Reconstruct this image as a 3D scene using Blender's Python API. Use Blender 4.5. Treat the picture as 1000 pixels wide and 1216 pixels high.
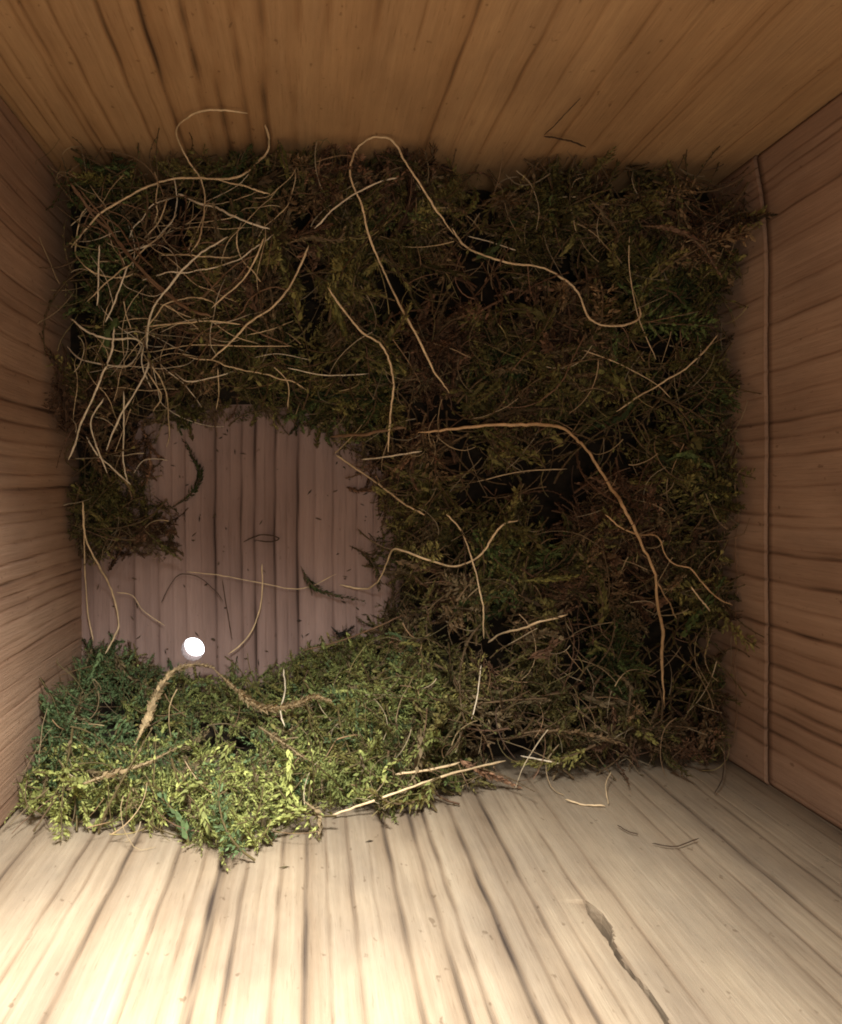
import bpy, math, random
import numpy as np
from mathutils import Vector

random.seed(7)
rng = np.random.default_rng(7)
for o in list(bpy.data.objects):
    bpy.data.objects.remove(o)
scene = bpy.context.scene
COL = scene.collection

# ------------------------------------------------------------------ camera
H = 0.200                       # camera height above the box floor (m)
FPX = 972.0                     # focal length in photo pixels (1216 high)
VX, VY = 365.0, 585.0           # where the straight-down axis meets the photo
cam = bpy.data.cameras.new('camera')
cam.sensor_fit = 'VERTICAL'
cam.sensor_height = 36.0
cam.lens = 36.0 * FPX / 1216.0
cam.shift_x = (500.0 - VX) / 1216.0
cam.shift_y = (VY - 608.0) / 1216.0
cam.clip_start = 0.002
cam.clip_end = 50
camo = bpy.data.objects.new('camera', cam)
camo.location = (0, 0, H)
COL.objects.link(camo)
scene.camera = camo

# inner faces of the box
XL, XR = -0.0551, 0.0949
YB, YT = -0.0608, 0.0720
ZTOP = 0.232

# ------------------------------------------------------------------ world, lamps, exposure
world = bpy.data.worlds.new('World')
scene.world = world
world.use_nodes = True
bg = world.node_tree.nodes['Background']
bg.inputs[0].default_value = (0.93, 0.95, 1.0, 1)
bg.inputs[1].default_value = 3.0

HOLE = Vector((-0.006, YT, 0.158))         # entrance hole in the wall above the frame
ld = bpy.data.lights.new('entrance_daylight', 'AREA')
ld.shape = 'DISK'
ld.size = 0.030
ld.energy = 0.122
ld.color = (1.0, 0.985, 0.95)
ld.spread = math.radians(80)
lo = bpy.data.objects.new('entrance_daylight', ld)
lo.location = HOLE + Vector((0, -0.004, 0))
aim = Vector((-0.013, YB, 0.106))
lo.rotation_euler = (aim - lo.location).to_track_quat('-Z', 'Y').to_euler()
COL.objects.link(lo)

ld2 = bpy.data.lights.new('fill_lamp', 'AREA')  # added fill light under the lid, not a real lamp of the box
ld2.shape = 'RECTANGLE'
ld2.size = 0.045
ld2.size_y = 0.035
ld2.energy = 0.046
ld2.color = (1.0, 0.90, 0.80)
lo2 = bpy.data.objects.new('fill_lamp', ld2)
lo2.location = (0.012, -0.012, 0.222)
COL.objects.link(lo2)

scene.view_settings.view_transform = 'Standard'
scene.view_settings.look = 'None'
scene.view_settings.gamma = 1
scene.view_settings.exposure = 0.82
scene.cycles.max_bounces = 6
scene.cycles.diffuse_bounces = 4
scene.cycles.filter_width = 1.9

# ------------------------------------------------------------------ helpers
def P(px, py, z=0.0):
    """photo pixel at height z -> point"""
    k = (H - z) / FPX
    return np.array([(px - VX) * k, -(py - VY) * k, z])

def tag(o, label=None, cat=None, group=None, kind=None):
    if label: o['label'] = label
    if cat: o['category'] = cat
    if group: o['group'] = group
    if kind: o['kind'] = kind
    return o

def mesh_np(name, V, F, mat, parent=None, smooth=False, attrs=None, colors=None):
    """V (n,3) float, F list of faces or (m,k) array"""
    me = bpy.data.meshes.new(name)
    V = np.asarray(V, dtype=np.float32)
    if isinstance(F, np.ndarray):
        m, k = F.shape
        me.vertices.add(len(V)); me.vertices.foreach_set('co', V.ravel())
        me.loops.add(m * k); me.loops.foreach_set('vertex_index', F.astype(np.int32).ravel())
        me.polygons.add(m)
        me.polygons.foreach_set('loop_start', np.arange(0, m * k, k, dtype=np.int32))
        me.polygons.foreach_set('loop_total', np.full(m, k, dtype=np.int32))
        me.update(calc_edges=True)
    else:
        me.from_pydata(V.tolist(), [], F)
    for an, av in (attrs or {}).items():
        a = me.attributes.new(an, 'FLOAT', 'POINT')
        a.data.foreach_set('value', np.asarray(av, dtype=np.float32))
    if colors is not None:
        a = me.color_attributes.new('tint', 'FLOAT_COLOR', 'POINT')
        c4 = np.ones((len(V), 4), dtype=np.float32); c4[:, :3] = colors
        a.data.foreach_set('color', c4.ravel())
    if smooth:
        me.polygons.foreach_set('use_smooth', np.ones(len(me.polygons), dtype=bool))
    me.materials.append(mat)
    o = bpy.data.objects.new(name, me)
    COL.objects.link(o)
    if parent: o.parent = parent
    return o

def empty(name, loc=(0, 0, 0)):
    o = bpy.data.objects.new(name, None)
    o.empty_display_size = 0.01
    o.location = loc
    COL.objects.link(o)
    return o

def vnoise(n, seed):
    r = np.random.default_rng(seed)
    return r.uniform(-1, 1, n)

class Noise2:
    """smooth value noise over the plane, a few octaves"""
    def __init__(s, seed, cell):
        s.t = np.random.default_rng(seed).uniform(-1, 1, (64, 64)); s.c = cell
    def _one(s, x, y):
        xi = np.floor(x).astype(int); yi = np.floor(y).astype(int)
        fx = x - xi; fy = y - yi
        fx = fx * fx * (3 - 2 * fx); fy = fy * fy * (3 - 2 * fy)
        g = lambda a, b: s.t[a % 64, b % 64]
        return (g(xi, yi) * (1 - fx) + g(xi + 1, yi) * fx) * (1 - fy) + (g(xi, yi + 1) * (1 - fx) + g(xi + 1, yi + 1) * fx) * fy
    def __call__(s, x, y, octs=2):
        x = np.asarray(x) / s.c; y = np.asarray(y) / s.c
        v = 0; a = 1.0
        for k in range(octs):
            v = v + a * s._one(x + 17.3 * k, y + 5.1 * k); x = x * 2.03; y = y * 2.03; a *= 0.5
        return v

# ------------------------------------------------------------------ materials
def wood_material(name, light, mid, dark, axis, stain=0.5):
    m = bpy.data.materials.new(name); m.use_nodes = True
    nt = m.node_tree; N = nt.nodes; L = nt.links
    b = N['Principled BSDF']
    b.inputs['Roughness'].default_value = 0.72
    b.inputs['Specular IOR Level'].default_value = 0.25
    tc = N.new('ShaderNodeTexCoord')
    at = N.new('ShaderNodeAttribute'); at.attribute_name = 'grain'
    def mapped(s_along, s_across):
        mp = N.new('ShaderNodeMapping')
        sc = [s_across] * 3; sc[axis] = s_along
        mp.inputs['Scale'].default_value = sc
        L.new(tc.outputs['Object'], mp.inputs['Vector'])
        return mp.outputs['Vector']
    def noise(vec, scale, detail=4, rough=0.6):
        n = N.new('ShaderNodeTexNoise'); n.inputs['Scale'].default_value = scale
        n.inputs['Detail'].default_value = detail; n.inputs['Roughness'].default_value = rough
        L.new(vec, n.inputs['Vector']); return n.outputs['Fac']
    def ramp(fac, stops):
        r = N.new('ShaderNodeValToRGB'); cr = r.color_ramp
        while len(cr.elements) < len(stops): cr.elements.new(0.5)
        for e, (p, c) in zip(cr.elements, stops):
            e.position = p; e.color = (*c, 1) if len(c) == 3 else c
        L.new(fac, r.inputs['Fac']); return r.outputs['Color']
    def mix(fac, a, c, blend='MIX'):
        x = N.new('ShaderNodeMix'); x.data_type = 'RGBA'; x.blend_type = blend
        if hasattr(fac, 'links'): L.new(fac, x.inputs[0])
        else: x.inputs[0].default_value = fac
        for v, i in ((a, 6), (c, 7)):
            if hasattr(v, 'links'): L.new(v, x.inputs[i])
            else: x.inputs[i].default_value = (*v, 1)
        return x.outputs[2]
    fibre = noise(mapped(60, 1500), 1.0, 5, 0.7)
    blot = noise(mapped(30, 70), 1.0, 4, 0.6)
    pore = noise(mapped(160, 2600), 1.0, 3, 0.6)
    base = ramp(at.outputs['Fac'], [(0.0, light), (0.32, mid), (1.0, dark)])
    f2 = ramp(fibre, [(0.30, (0.80, 0.78, 0.74)), (0.68, (1.0, 1.0, 1.0))])
    c1 = mix(0.8, base, f2, 'MULTIPLY')
    bl = ramp(blot, [(0.34, (0.60, 0.60, 0.63)), (0.62, (1.0, 1.0, 1.0))])
    c2 = mix(stain, c1, bl, 'MULTIPLY')
    pr = ramp(pore, [(0.60, (1, 1, 1)), (0.74, (0.55, 0.48, 0.42))])
    c3 = mix(0.5, c2, pr, 'MULTIPLY')
    # little dark specks and dirt
    sp = noise(mapped(420, 700), 1.0, 2, 0.5)
    spc = ramp(sp, [(0.70, (1, 1, 1)), (0.76, (0.35, 0.28, 0.22))])
    c4 = mix(0.55, c3, spc, 'MULTIPLY')
    L.new(c4, b.inputs['Base Color'])
    bp = N.new('ShaderNodeBump'); bp.inputs['Strength'].default_value = 0.8
    bp.inputs['Distance'].default_value = 0.00025
    L.new(fibre, bp.inputs['Height']); L.new(bp.outputs['Normal'], b.inputs['Normal'])
    return m

def plain_material(name, color, rough=0.7, var=0.3, scale=900, attr=False, trans=0.0, spec=0.3):
    m = bpy.data.materials.new(name); m.use_nodes = True
    nt = m.node_tree; N = nt.nodes; L = nt.links
    b = N['Principled BSDF']
    b.inputs['Roughness'].default_value = rough
    b.inputs['Specular IOR Level'].default_value = spec
    tc = N.new('ShaderNodeTexCoord')
    n = N.new('ShaderNodeTexNoise'); n.inputs['Scale'].default_value = scale
    n.inputs['Detail'].default_value = 3
    L.new(tc.outputs['Object'], n.inputs['Vector'])
    r = N.new('ShaderNodeValToRGB')
    r.color_ramp.elements[0].position = 0.3; r.color_ramp.elements[0].color = (1 - var, 1 - var, 1 - var, 1)
    r.color_ramp.elements[1].position = 0.7; r.color_ramp.elements[1].color = (1, 1, 1, 1)
    L.new(n.outputs['Fac'], r.inputs['Fac'])
    x = N.new('ShaderNodeMix'); x.data_type = 'RGBA'; x.blend_type = 'MULTIPLY'; x.inputs[0].default_value = 1.0
    if attr:
        a = N.new('ShaderNodeAttribute'); a.attribute_name = 'tint'
        L.new(a.outputs['Color'], x.inputs[6])
    else:
        x.inputs[6].default_value = (*color, 1)
    L.new(r.outputs['Color'], x.inputs[7])
    L.new(x.outputs[2], b.inputs['Base Color'])
    if trans > 0:
        t = N.new('ShaderNodeBsdfTranslucent'); L.new(x.outputs[2], t.inputs['Color'])
        ms = N.new('ShaderNodeMixShader'); ms.inputs[0].default_value = trans
        out = N['Material Output']
        L.new(b.outputs[0], ms.inputs[1]); L.new(t.outputs[0], ms.inputs[2]); L.new(ms.outputs[0], out.inputs['Surface'])
    return m

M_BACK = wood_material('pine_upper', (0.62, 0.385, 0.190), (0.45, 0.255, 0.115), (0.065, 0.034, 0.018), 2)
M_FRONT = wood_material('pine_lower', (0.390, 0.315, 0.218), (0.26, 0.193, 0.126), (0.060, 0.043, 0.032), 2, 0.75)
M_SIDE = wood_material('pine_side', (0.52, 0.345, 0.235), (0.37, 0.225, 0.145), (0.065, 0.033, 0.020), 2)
M_FLOOR = wood_material('pine_floor', (0.375, 0.262, 0.225), (0.25, 0.166, 0.140), (0.042, 0.024, 0.018), 1)
M_MOSS = plain_material('moss', (0.1, 0.1, 0.03), 0.75, 0.35, 1500, attr=True, trans=0.22)
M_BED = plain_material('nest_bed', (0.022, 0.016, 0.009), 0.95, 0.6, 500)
M_STRAW = plain_material('straw', (0.82, 0.62, 0.36), 0.5, 0.35, 700, spec=0.4)
M_PALE = plain_material('pale_fibre', (0.88, 0.75, 0.53), 0.5, 0.30, 700, spec=0.4)
M_ORANGE = plain_material('orange_stem', (0.62, 0.40, 0.20), 0.5, 0.35, 600, spec=0.4)
M_BROWN = plain_material('brown_stem', (0.24, 0.14, 0.075), 0.65, 0.45, 700)
M_DARK = plain_material('dark_twig', (0.07, 0.042, 0.025), 0.75, 0.4, 700)
M_FINE = plain_material('fine_fibre', (0.4, 0.3, 0.15), 0.6, 0.3, 700, attr=True)

# ------------------------------------------------------------------ the box
def grain_value(u, v, lines, seed, fine=0.15):
    """u across the grain (m), v along it (m): 0 pale early wood .. 1 dark late wood"""
    r = np.random.default_rng(seed)
    wob = np.zeros_like(u)
    for k in range(4):
        fv = r.uniform(15, 90); fu = r.uniform(5, 30); ph = r.uniform(0, 6.28)
        wob += 0.00028 / (k + 1) * np.sin(v * fv + u * fu + ph)
    for k in range(2):
        wob += 0.00005 * np.sin(v * r.uniform(250, 500) + u * 60 + r.uniform(0, 6))
    uu = u + wob
    g = np.zeros_like(u); depth = np.zeros_like(u)
    for (c, w, s, side) in lines:
        d = uu - c
        fade = 0.66 + 0.22 * np.sin(v * r.uniform(40, 110) + r.uniform(0, 6.28)) + 0.14 * np.sin(v * r.uniform(200, 420) + r.uniform(0, 6.28))
        core = np.exp(-(d / w) ** 2)
        soft = np.where(d * side > 0, np.exp(-np.abs(d) / (w * 7)), np.exp(-np.abs(d) / (w * 1.2)))
        g = np.maximum(g, s * fade * (0.66 * core + 0.40 * soft))
        depth += s * fade * core
    zone = 0.5 + 0.5 * np.sin(u * r.uniform(90, 150) + 1.3 * np.sin(u * r.uniform(200, 330)) + r.uniform(0, 6.28) + v * 4)
    g = g * (0.75 + 0.35 * zone) + 0.10 * zone
    # fine rings between the strong ones
    fr = 0
    for k in range(5):
        fr = fr + np.sin(uu * r.uniform(900, 4200) + r.uniform(0, 6.28)) / 5
    g = np.clip(g + fine * np.clip(fr, -0.6, 1) * 0.5 + 0.04, 0, 1)
    return g, depth

def panel(name, mat, parent, u0, u1, v0, v1, nu, nv, place, lines, seed, thick=0.015,
          groove=0.00035, hole=None, edge=0.0, extra=None, vedge=None):
    """a board: displaced front grid, rim and back. place(u,v,d) -> xyz with d = depth behind the front face"""
    us = np.linspace(u0, u1, nu); vs = np.linspace(v0, v1, nv)
    if hole is not None:      # finer cells round the drilled hole
        dn = np.linspace(-1.15, 1.15, 41) * hole[2]
        us = np.sort(np.concatenate([us[np.abs(us - hole[0]) > 1.17 * hole[2]], hole[0] + dn]))
        vs = np.sort(np.concatenate([vs[np.abs(vs - hole[1]) > 1.17 * hole[2]], hole[1] + dn]))
        nu, nv = len(us), len(vs)
    U, Vv = np.meshgrid(us, vs, indexing='ij')
    if vedge is not None:
        t = (Vv - v0) / (v1 - v0)
        lo_, hi_ = vedge(U)
        Vv = lo_ + (hi_ - lo_) * t
    if hole is not None:
        hu, hv, hr = hole
    g, dep = grain_value(U, Vv, lines, seed)
    D = groove * dep
    if edge:
        eu = np.minimum(U - u0, u1 - U)
        D = D + 0.0007 * np.exp(-(eu / edge) ** 2); g = np.maximum(g, 0.8 * np.exp(-(eu / edge) ** 2))
    if extra is not None:
        g, D = extra(U, Vv, g, D)
    idx = np.arange(nu * nv).reshape(nu, nv)
    Fq = np.stack([idx[:-1, :-1], idx[1:, :-1], idx[1:, 1:], idx[:-1, 1:]], -1).reshape(-1, 4)
    uf, vf = U.ravel().copy(), Vv.ravel().copy()
    hole_faces = []
    if hole is not None:
        cu = uf[Fq].mean(1); cv = vf[Fq].mean(1)
        inside = (cu - hu) ** 2 + (cv - hv) ** 2 < hr ** 2
        rim_v = np.intersect1d(np.unique(Fq[inside]), np.unique(Fq[~inside]))
        Fq = Fq[~inside]
        rr = np.hypot(uf[rim_v] - hu, vf[rim_v] - hv)
        uf[rim_v] = hu + (uf[rim_v] - hu) * hr / rr
        vf[rim_v] = hv + (vf[rim_v] - hv) * hr / rr
    verts = place(uf, vf, D.ravel())
    gr = g.ravel()
    faces = [tuple(f) for f in Fq.tolist()]
    ring = list(idx[:, 0]) + list(idx[-1, 1:]) + list(idx[-2::-1, -1]) + list(idx[0, -2:0:-1])
    ring = [int(i) for i in ring]
    nb = len(verts)
    back = place(uf[ring], vf[ring], np.full(len(ring), thick))
    verts = np.vstack([verts, back]); gr = np.concatenate([gr, gr[ring]])
    n = len(ring)
    for i in range(n):
        j = (i + 1) % n
        faces.append((ring[j], ring[i], nb + i, nb + j))
    if hole is not None:
        nk = 32; hb = len(verts)
        an = np.linspace(0, 2 * math.pi, nk, endpoint=False)
        tu = hu + hr * np.cos(an) ; tv = hv + hr * np.sin(an)
        verts = np.vstack([verts, place(tu, tv, np.full(nk, -0.00002)), place(tu, tv, np.full(nk, thick))])
        gr = np.concatenate([gr, np.full(2 * nk, 0.25)])
        for i in range(nk):
            j = (i + 1) % nk
            faces.append((hb + i, hb + j, hb + nk + j, hb + nk + i))
        # back face with the hole: fan quads from tube end to the outer ring
        backring = [nb + i for i in range(n)]
        bu, bv = uf[ring], vf[ring]
        ang = np.arctan2(bv - hv, bu - hu) % (2 * math.pi)
        near = np.round(ang / (2 * math.pi) * nk).astype(int) % nk
        for i in range(n):
            j = (i + 1) % n
            a, b_ = hb + nk + int(near[i]), hb + nk + int(near[j])
            if a == b_: faces.append((backring[i], backring[j], a))
            else: faces.append((backring[i], backring[j], b_, a))
    else:
        faces.append(tuple(nb + i for i in range(n)))
    o = mesh_np(name, verts, faces, mat, parent, smooth=False, attrs={'grain': gr})
    return o

box = empty('nest_box', (0, 0, 0))
tag(box, 'pine nest box seen from inside, its boards walling in the moss nest', 'nest box')

def rand_lines(a, b, gap, seed, s=(0.3, 0.8), w=(0.00018, 0.00035)):
    r = random.Random(seed); out = []; x = a
    while x < b:
        out.append((x, r.uniform(*w), r.uniform(*s), r.choice((-1, 1)))); x += r.uniform(0.5, 1.6) * gap
    return out

# lower (brightly lit) wall: ring positions read where the board shows them
def Xb(px, py): return (px - VX) * abs(YB) / (py - VY)
def Xt(px, py): return (px - VX) * YT / (VY - py)
def Yr(px, py): return -(py - VY) * XR / (px - VX)
lw = [(93, 1016, .7), (118, 1016, .35), (144, 1029, .8), (188, 1078, .75), (222, 1090, .35), (254, 1060, .95), (271, 1007, .85),
      (289, 1051, .7), (310, 1051, .3), (333, 1051, .6), (364, 1051, .75), (390, 1051, .3), (419, 1051, .7), (445, 1051, .3), (471, 1051, .95), (503, 1024, .9),
      (531, 1047, .95), (574, 1052, .95), (600, 1050, .35), (623, 1047, .8), (650, 1047, .3), (682, 1047, .6), (720, 1047, .3), (800, 1000, .35),
      (820, 960, .75), (850, 1019, .5), (885, 1015, .8), (876, 969, .6)]
L_front = [(Xb(x, y), 0.00020 + 0.00018 * s, s, 1 if Xb(x, y) < 0 else -1) for x, y, s in lw] + rand_lines(XL - .012, -0.047, .004, 3) + rand_lines(0.083, XR + .012, .004, 4)

def crack(U, V, g, D):
    # long lens-shaped split that opens in the lower board
    x0 = Xb(697, 1072); z0 = H - FPX * abs(YB) / (1072 - VY)
    x1 = Xb(790, 1214); z1 = H - FPX * abs(YB) / (1214 - VY)
    t = (V - z0) / (z1 - z0)
    cx = x0 + (x1 - x0) * t + 0.0004 * np.sin(t * 9)
    wid = np.where(t < 0.32, 0.0006 * np.clip(t / 0.10, 0, 1) * np.clip((0.42 - t) / 0.2, 0.0, 1), 0.0) + 0.00022
    wid = np.maximum(wid, 1e-5)
    on = (t > -0.03) & (t < 1.6)
    d = (U - cx)
    core = np.where(on, np.exp(-((d) / wid) ** 6), 0)
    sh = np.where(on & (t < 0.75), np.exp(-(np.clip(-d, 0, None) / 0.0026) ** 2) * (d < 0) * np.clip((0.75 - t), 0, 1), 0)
    g = np.maximum(g, core * 1.0); g = np.maximum(g, sh * 0.45)  # shade inside the slit and its hollow, put into the grain colour
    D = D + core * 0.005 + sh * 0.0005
    return g, D

TH = 0.015
front = panel('wall_panel', M_FRONT, box, XL - TH, XR + TH, -0.006, ZTOP, 760, 300,
              lambda u, v, d: np.stack([u, YB - d, v], -1), L_front, 11, TH, groove=0.00045, extra=crack)
tag(front, 'pale lit pine board with dark grain lines and a long split')

tw = [(88, 130, .5), (104, 141, .7), (113, 110, .45), (135, 110, .25), (159, 110, .9), (180, 110, .25), (199, 110, .95), (222, 110, .3), (240, 110, .95), (262, 110, .95), (290, 110, .9),
      (317, 110, .9), (353, 101, .6), (385, 60, .3), (443, 31, .35), (490, 60, .3), (531, 106, .6), (566, 110, .3), (602, 120, .6), (660, 100, .35), (724, 83, .5), (770, 90, .3), (825, 101, .45), (880, 60, .35)]
L_back = [(Xt(x, y), 0.00022 + 0.00016 * s, s, 1 if x < 290 else -1) for x, y, s in tw] + rand_lines(XL - .012, -0.046, .0035, 5) + rand_lines(0.088, XR + .012, .006, 6, (.25, .5))
back = panel('wall_panel', M_BACK, box, XL - TH, XR + TH, -0.006, ZTOP, 760, 130,
             lambda u, v, d: np.stack([-u, YT + d, v], -1) * np.array([-1, 1, 1]), L_back, 12, TH, groove=0.0004,
             hole=(HOLE.x, HOLE.z, 0.016))
tag(back, 'shaded orange brown pine board with dark grain lines')

ry = [(900, 230, .4), (905, 262, .5), (900, 300, .4), (900, 351, .7), (900, 386, .7), (900, 415, .35), (900, 441, .6), (900, 470, .35), (900, 501, .6), (900, 519, .5), (900, 540, .7),
      (900, 575, .4), (900, 608, .8), (900, 620, .6), (900, 645, .5), (900, 652, .75), (900, 684, .9), (900, 710, .4), (900, 737, .85), (900, 760, .35), (900, 781, .9), (900, 804, .7), (900, 824, .9), (900, 838, .8),
      (900, 860, .6), (900, 880, .7)]
L_right = [(Yr(x, y), 0.00022 + 0.00015 * s, s, 1) for x, y, s in ry] + rand_lines(YB, -0.056, .003, 8) + rand_lines(0.065, YT, .003, 9)
def seam_shade(U, V, g, D):  # shade of the joint gap, put into the grain colour along its edges
    e = np.exp(-(np.abs(V - seam(U) - .00045) / .00035) ** 2)
    return np.maximum(g, e), D
def seam(U):
    return 0.0300 - 0.0045 * np.clip((U - 0.045) / 0.027, 0, 1) ** 2 + 0.00015 * np.sin(U * 160) + 0.00004 * np.sin(U * 710 + 1)
r_lo = panel('wall_panel', M_SIDE, box, YB, YT, 0.0, 0.03, 560, 40,
             lambda u, v, d: np.stack([XR + d, u, v], -1), L_right, 13, TH, edge=0.0006,
             vedge=lambda U: (np.full_like(U, -0.006), seam(U)), extra=seam_shade)
tag(r_lo, 'narrow reddish pine strip below the ragged joint')
r_hi = panel('wall_panel', M_SIDE, box, YB, YT, 0.03, ZTOP, 560, 100,
             lambda u, v, d: np.stack([XR + 0.0005 + d, u, v], -1), L_right, 13, TH, edge=0.0006,
             vedge=lambda U: (seam(U) + 0.0005, np.full_like(U, ZTOP)), extra=seam_shade)
tag(r_hi, 'reddish brown pine side board above the ragged joint')
L_left = rand_lines(YB, YT, .004, 21)
left = panel('wall_panel', M_SIDE, box, YB, YT, -0.006, ZTOP, 460, 90,
             lambda u, v, d: np.stack([XL - d, -u, v], -1) * np.array([1, -1, 1]), L_left, 14, TH, edge=0.0006)
tag(left, 'side board beside the root tangle')

fl = [(110, 650, .4), (128, 650, .5), (159, 650, .7), (188, 650, .7), (205, 650, .3), (221, 650, .55), (240, 650, .25), (257, 640, .95), (274, 640, .3), (288, 640, .7), (304, 640, .95), (316, 640, .3), (328, 640, .85),
      (342, 640, .3), (355, 640, .95), (375, 640, .3), (397, 640, .75), (412, 640, .3), (425, 640, .7), (445, 640, .5)]
L_floor = [((x - VX) * H / FPX, 0.00014 + 0.00012 * s, s, -1) for x, y, s in fl] + rand_lines(0.02, XR, .005, 31)
hc = P(229, 771, 0)
floor = panel('floor_panel', M_FLOOR, box, XL - 0.001, XR + 0.001, YB - 0.001, YT + 0.001, 520, 260,
              lambda u, v, d: np.stack([u, v, -d], -1), L_floor, 15, 0.006, groove=0.00030,
              hole=(hc[0], hc[1], 0.0028))
tag(floor, 'pinkish brown floor board with dark grain and a small bright drain hole')
lid = bpy.data.meshes.new('lid')
z0, z1 = ZTOP + .0003, ZTOP + .012
lv = [(x, y, z) for z in (z0, z1) for x, y in ((XL - .02, YB - .02), (XR + .02, YB - .02), (XR + .02, YT + .02), (XL - .02, YT + .02))]
lid.from_pydata(lv, [], [(0, 3, 2, 1), (4, 5, 6, 7), (0, 1, 5, 4), (1, 2, 6, 5), (2, 3, 7, 6), (3, 0, 4, 7)])
lid.materials.append(M_SIDE)
lido = bpy.data.objects.new('lid', lid); COL.objects.link(lido); lido.parent = box

# ------------------------------------------------------------------ nest relief
CTRL = [(100, 215, .026), (90, 350, .028), (90, 480, .022), (250, 225, .026), (250, 350, .028), (200, 430, .020), (350, 250, .028), (350, 420, .018), (450, 300, .024),
        (600, 235, .022), (800, 235, .021), (860, 400, .017), (600, 400, .022), (750, 500, .020), (860, 600, .016), (520, 600, .019), (480, 750, .023), (600, 750, .022),
        (750, 800, .017), (860, 870, .013), (700, 890, .020), (560, 930, .032), (450, 960, .043), (280, 1004, .063), (150, 988, .056), (90, 965, .048), (90, 800, .028),
        (200, 850, .034), (350, 850, .031), (130, 600, .010), (150, 520, .014)]
CP = np.array([P(*c) for c in CTRL])
BARE = [(190, 514), (235, 503), (300, 503), (375, 514), (405, 525), (425, 560), (445, 590), (455, 625), (437, 655), (455, 690), (450, 715), (425, 745), (380, 762), (330, 783),
        (290, 795), (200, 792), (150, 765), (80, 757), (80, 668), (130, 662), (198, 656), (212, 634), (203, 604), (186, 575), (180, 540)]
BP = np.array([P(x, y)[:2] for x, y in BARE])

def bare_dist(x, y):
    """signed distance to the bare patch outline, positive on the moss side"""
    x = np.atleast_1d(x).astype(float); y = np.atleast_1d(y).astype(float)
    best = np.full(x.shape, 1e9); ins = np.zeros(x.shape, bool)
    n = len(BP)
    for i in range(n):
        ax, ay = BP[i]; bx, by = BP[(i + 1) % n]
        dx, dy = bx - ax, by - ay
        t = np.clip(((x - ax) * dx + (y - ay) * dy) / (dx * dx + dy * dy), 0, 1)
        best = np.minimum(best, np.hypot(x - ax - t * dx, y - ay - t * dy))
        c = ((ay > y) != (by > y)) & (x < (bx - ax) * (y - ay) / (by - ay + 1e-12) + ax)
        ins ^= c
    return np.where(ins, -best, best)

N_big = Noise2(1, 0.011); N_small = Noise2(2, 0.0045); N_den = Noise2(3, 0.0085); N_dir = Noise2(4, 0.012); N_col = Noise2(5, 0.014); N_col2 = Noise2(6, 0.005)
N_edge = Noise2(8, 0.006)
def nest_h(x, y):
    x = np.atleast_1d(x).astype(float); y = np.atleast_1d(y).astype(float)
    w = 0; s = 0
    for c in CP:
        ww = 1.0 / ((x - c[0]) ** 2 + (y - c[1]) ** 2 + 2e-5) ** 1.6
        w = w + ww; s = s + ww * c[2]
    h = s / w
    d = bare_dist(x, y) + 0.0012 * N_edge(x, y)
    t = np.clip(d / 0.013, 0, 1)
    h = h * (t * (2 - t))
    return h + 0.0030 * N_big(x, y) * t

def px_of(x, y, z):
    k = FPX / (H - z)
    return x * k + VX, -y * k + VY

nest = empty('bird_nest', (0.03, 0, 0))
nest.location = (0, 0, 0)
tag(nest, 'moss nest heaped round a bare patch of the box floor', 'nest')

# dark packed bed below the loose moss
nx, ny = 190, 180
gx, gy = np.meshgrid(np.linspace(XL + .0006, XR - .0006, nx), np.linspace(YB + .0006, YT - .0006, ny), indexing='ij')
hb = nest_h(gx.ravel(), gy.ravel()); db = bare_dist(gx.ravel(), gy.ravel())
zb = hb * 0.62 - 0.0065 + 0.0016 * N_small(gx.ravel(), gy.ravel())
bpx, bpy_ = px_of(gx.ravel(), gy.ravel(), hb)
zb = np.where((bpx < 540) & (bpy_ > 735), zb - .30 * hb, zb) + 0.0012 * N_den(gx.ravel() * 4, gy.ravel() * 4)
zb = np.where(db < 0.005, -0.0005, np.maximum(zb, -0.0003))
Vb = np.stack([gx.ravel(), gy.ravel(), zb], -1)
idx = np.arange(nx * ny).reshape(nx, ny)
Fb = np.stack([idx[:-1, :-1], idx[1:, :-1], idx[1:, 1:], idx[:-1, 1:]], -1).reshape(-1, 4)
keep = (zb[Fb] > -0.0002).any(1)
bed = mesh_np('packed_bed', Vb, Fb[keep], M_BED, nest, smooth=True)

# ------------------------------------------------------------------ moss shoots
def frames(pts):
    T = np.gradient(pts, axis=0); T /= np.linalg.norm(T, axis=1)[:, None] + 1e-12
    up = np.array([0.13, 0.21, 0.97])
    A = np.cross(T, up); A /= np.linalg.norm(A, axis=1)[:, None] + 1e-9
    B = np.cross(A, T)
    return T, A, B

def tube_q(pts, rad, sides=3):
    T, A, B = frames(pts)
    n = len(pts); an = np.linspace(0, 2 * math.pi, sides, endpoint=False)
    V = pts[:, None, :] + rad[:, None, None] * (np.cos(an)[None, :, None] * A[:, None, :] + np.sin(an)[None, :, None] * B[:, None, :])
    ix = np.arange(n * sides).reshape(n, sides)
    nxt = np.roll(ix, -1, axis=1)
    F = np.stack([ix[:-1], nxt[:-1], nxt[1:], ix[1:]], -1).reshape(-1, 4)
    return V.reshape(-1, 3), F

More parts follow.
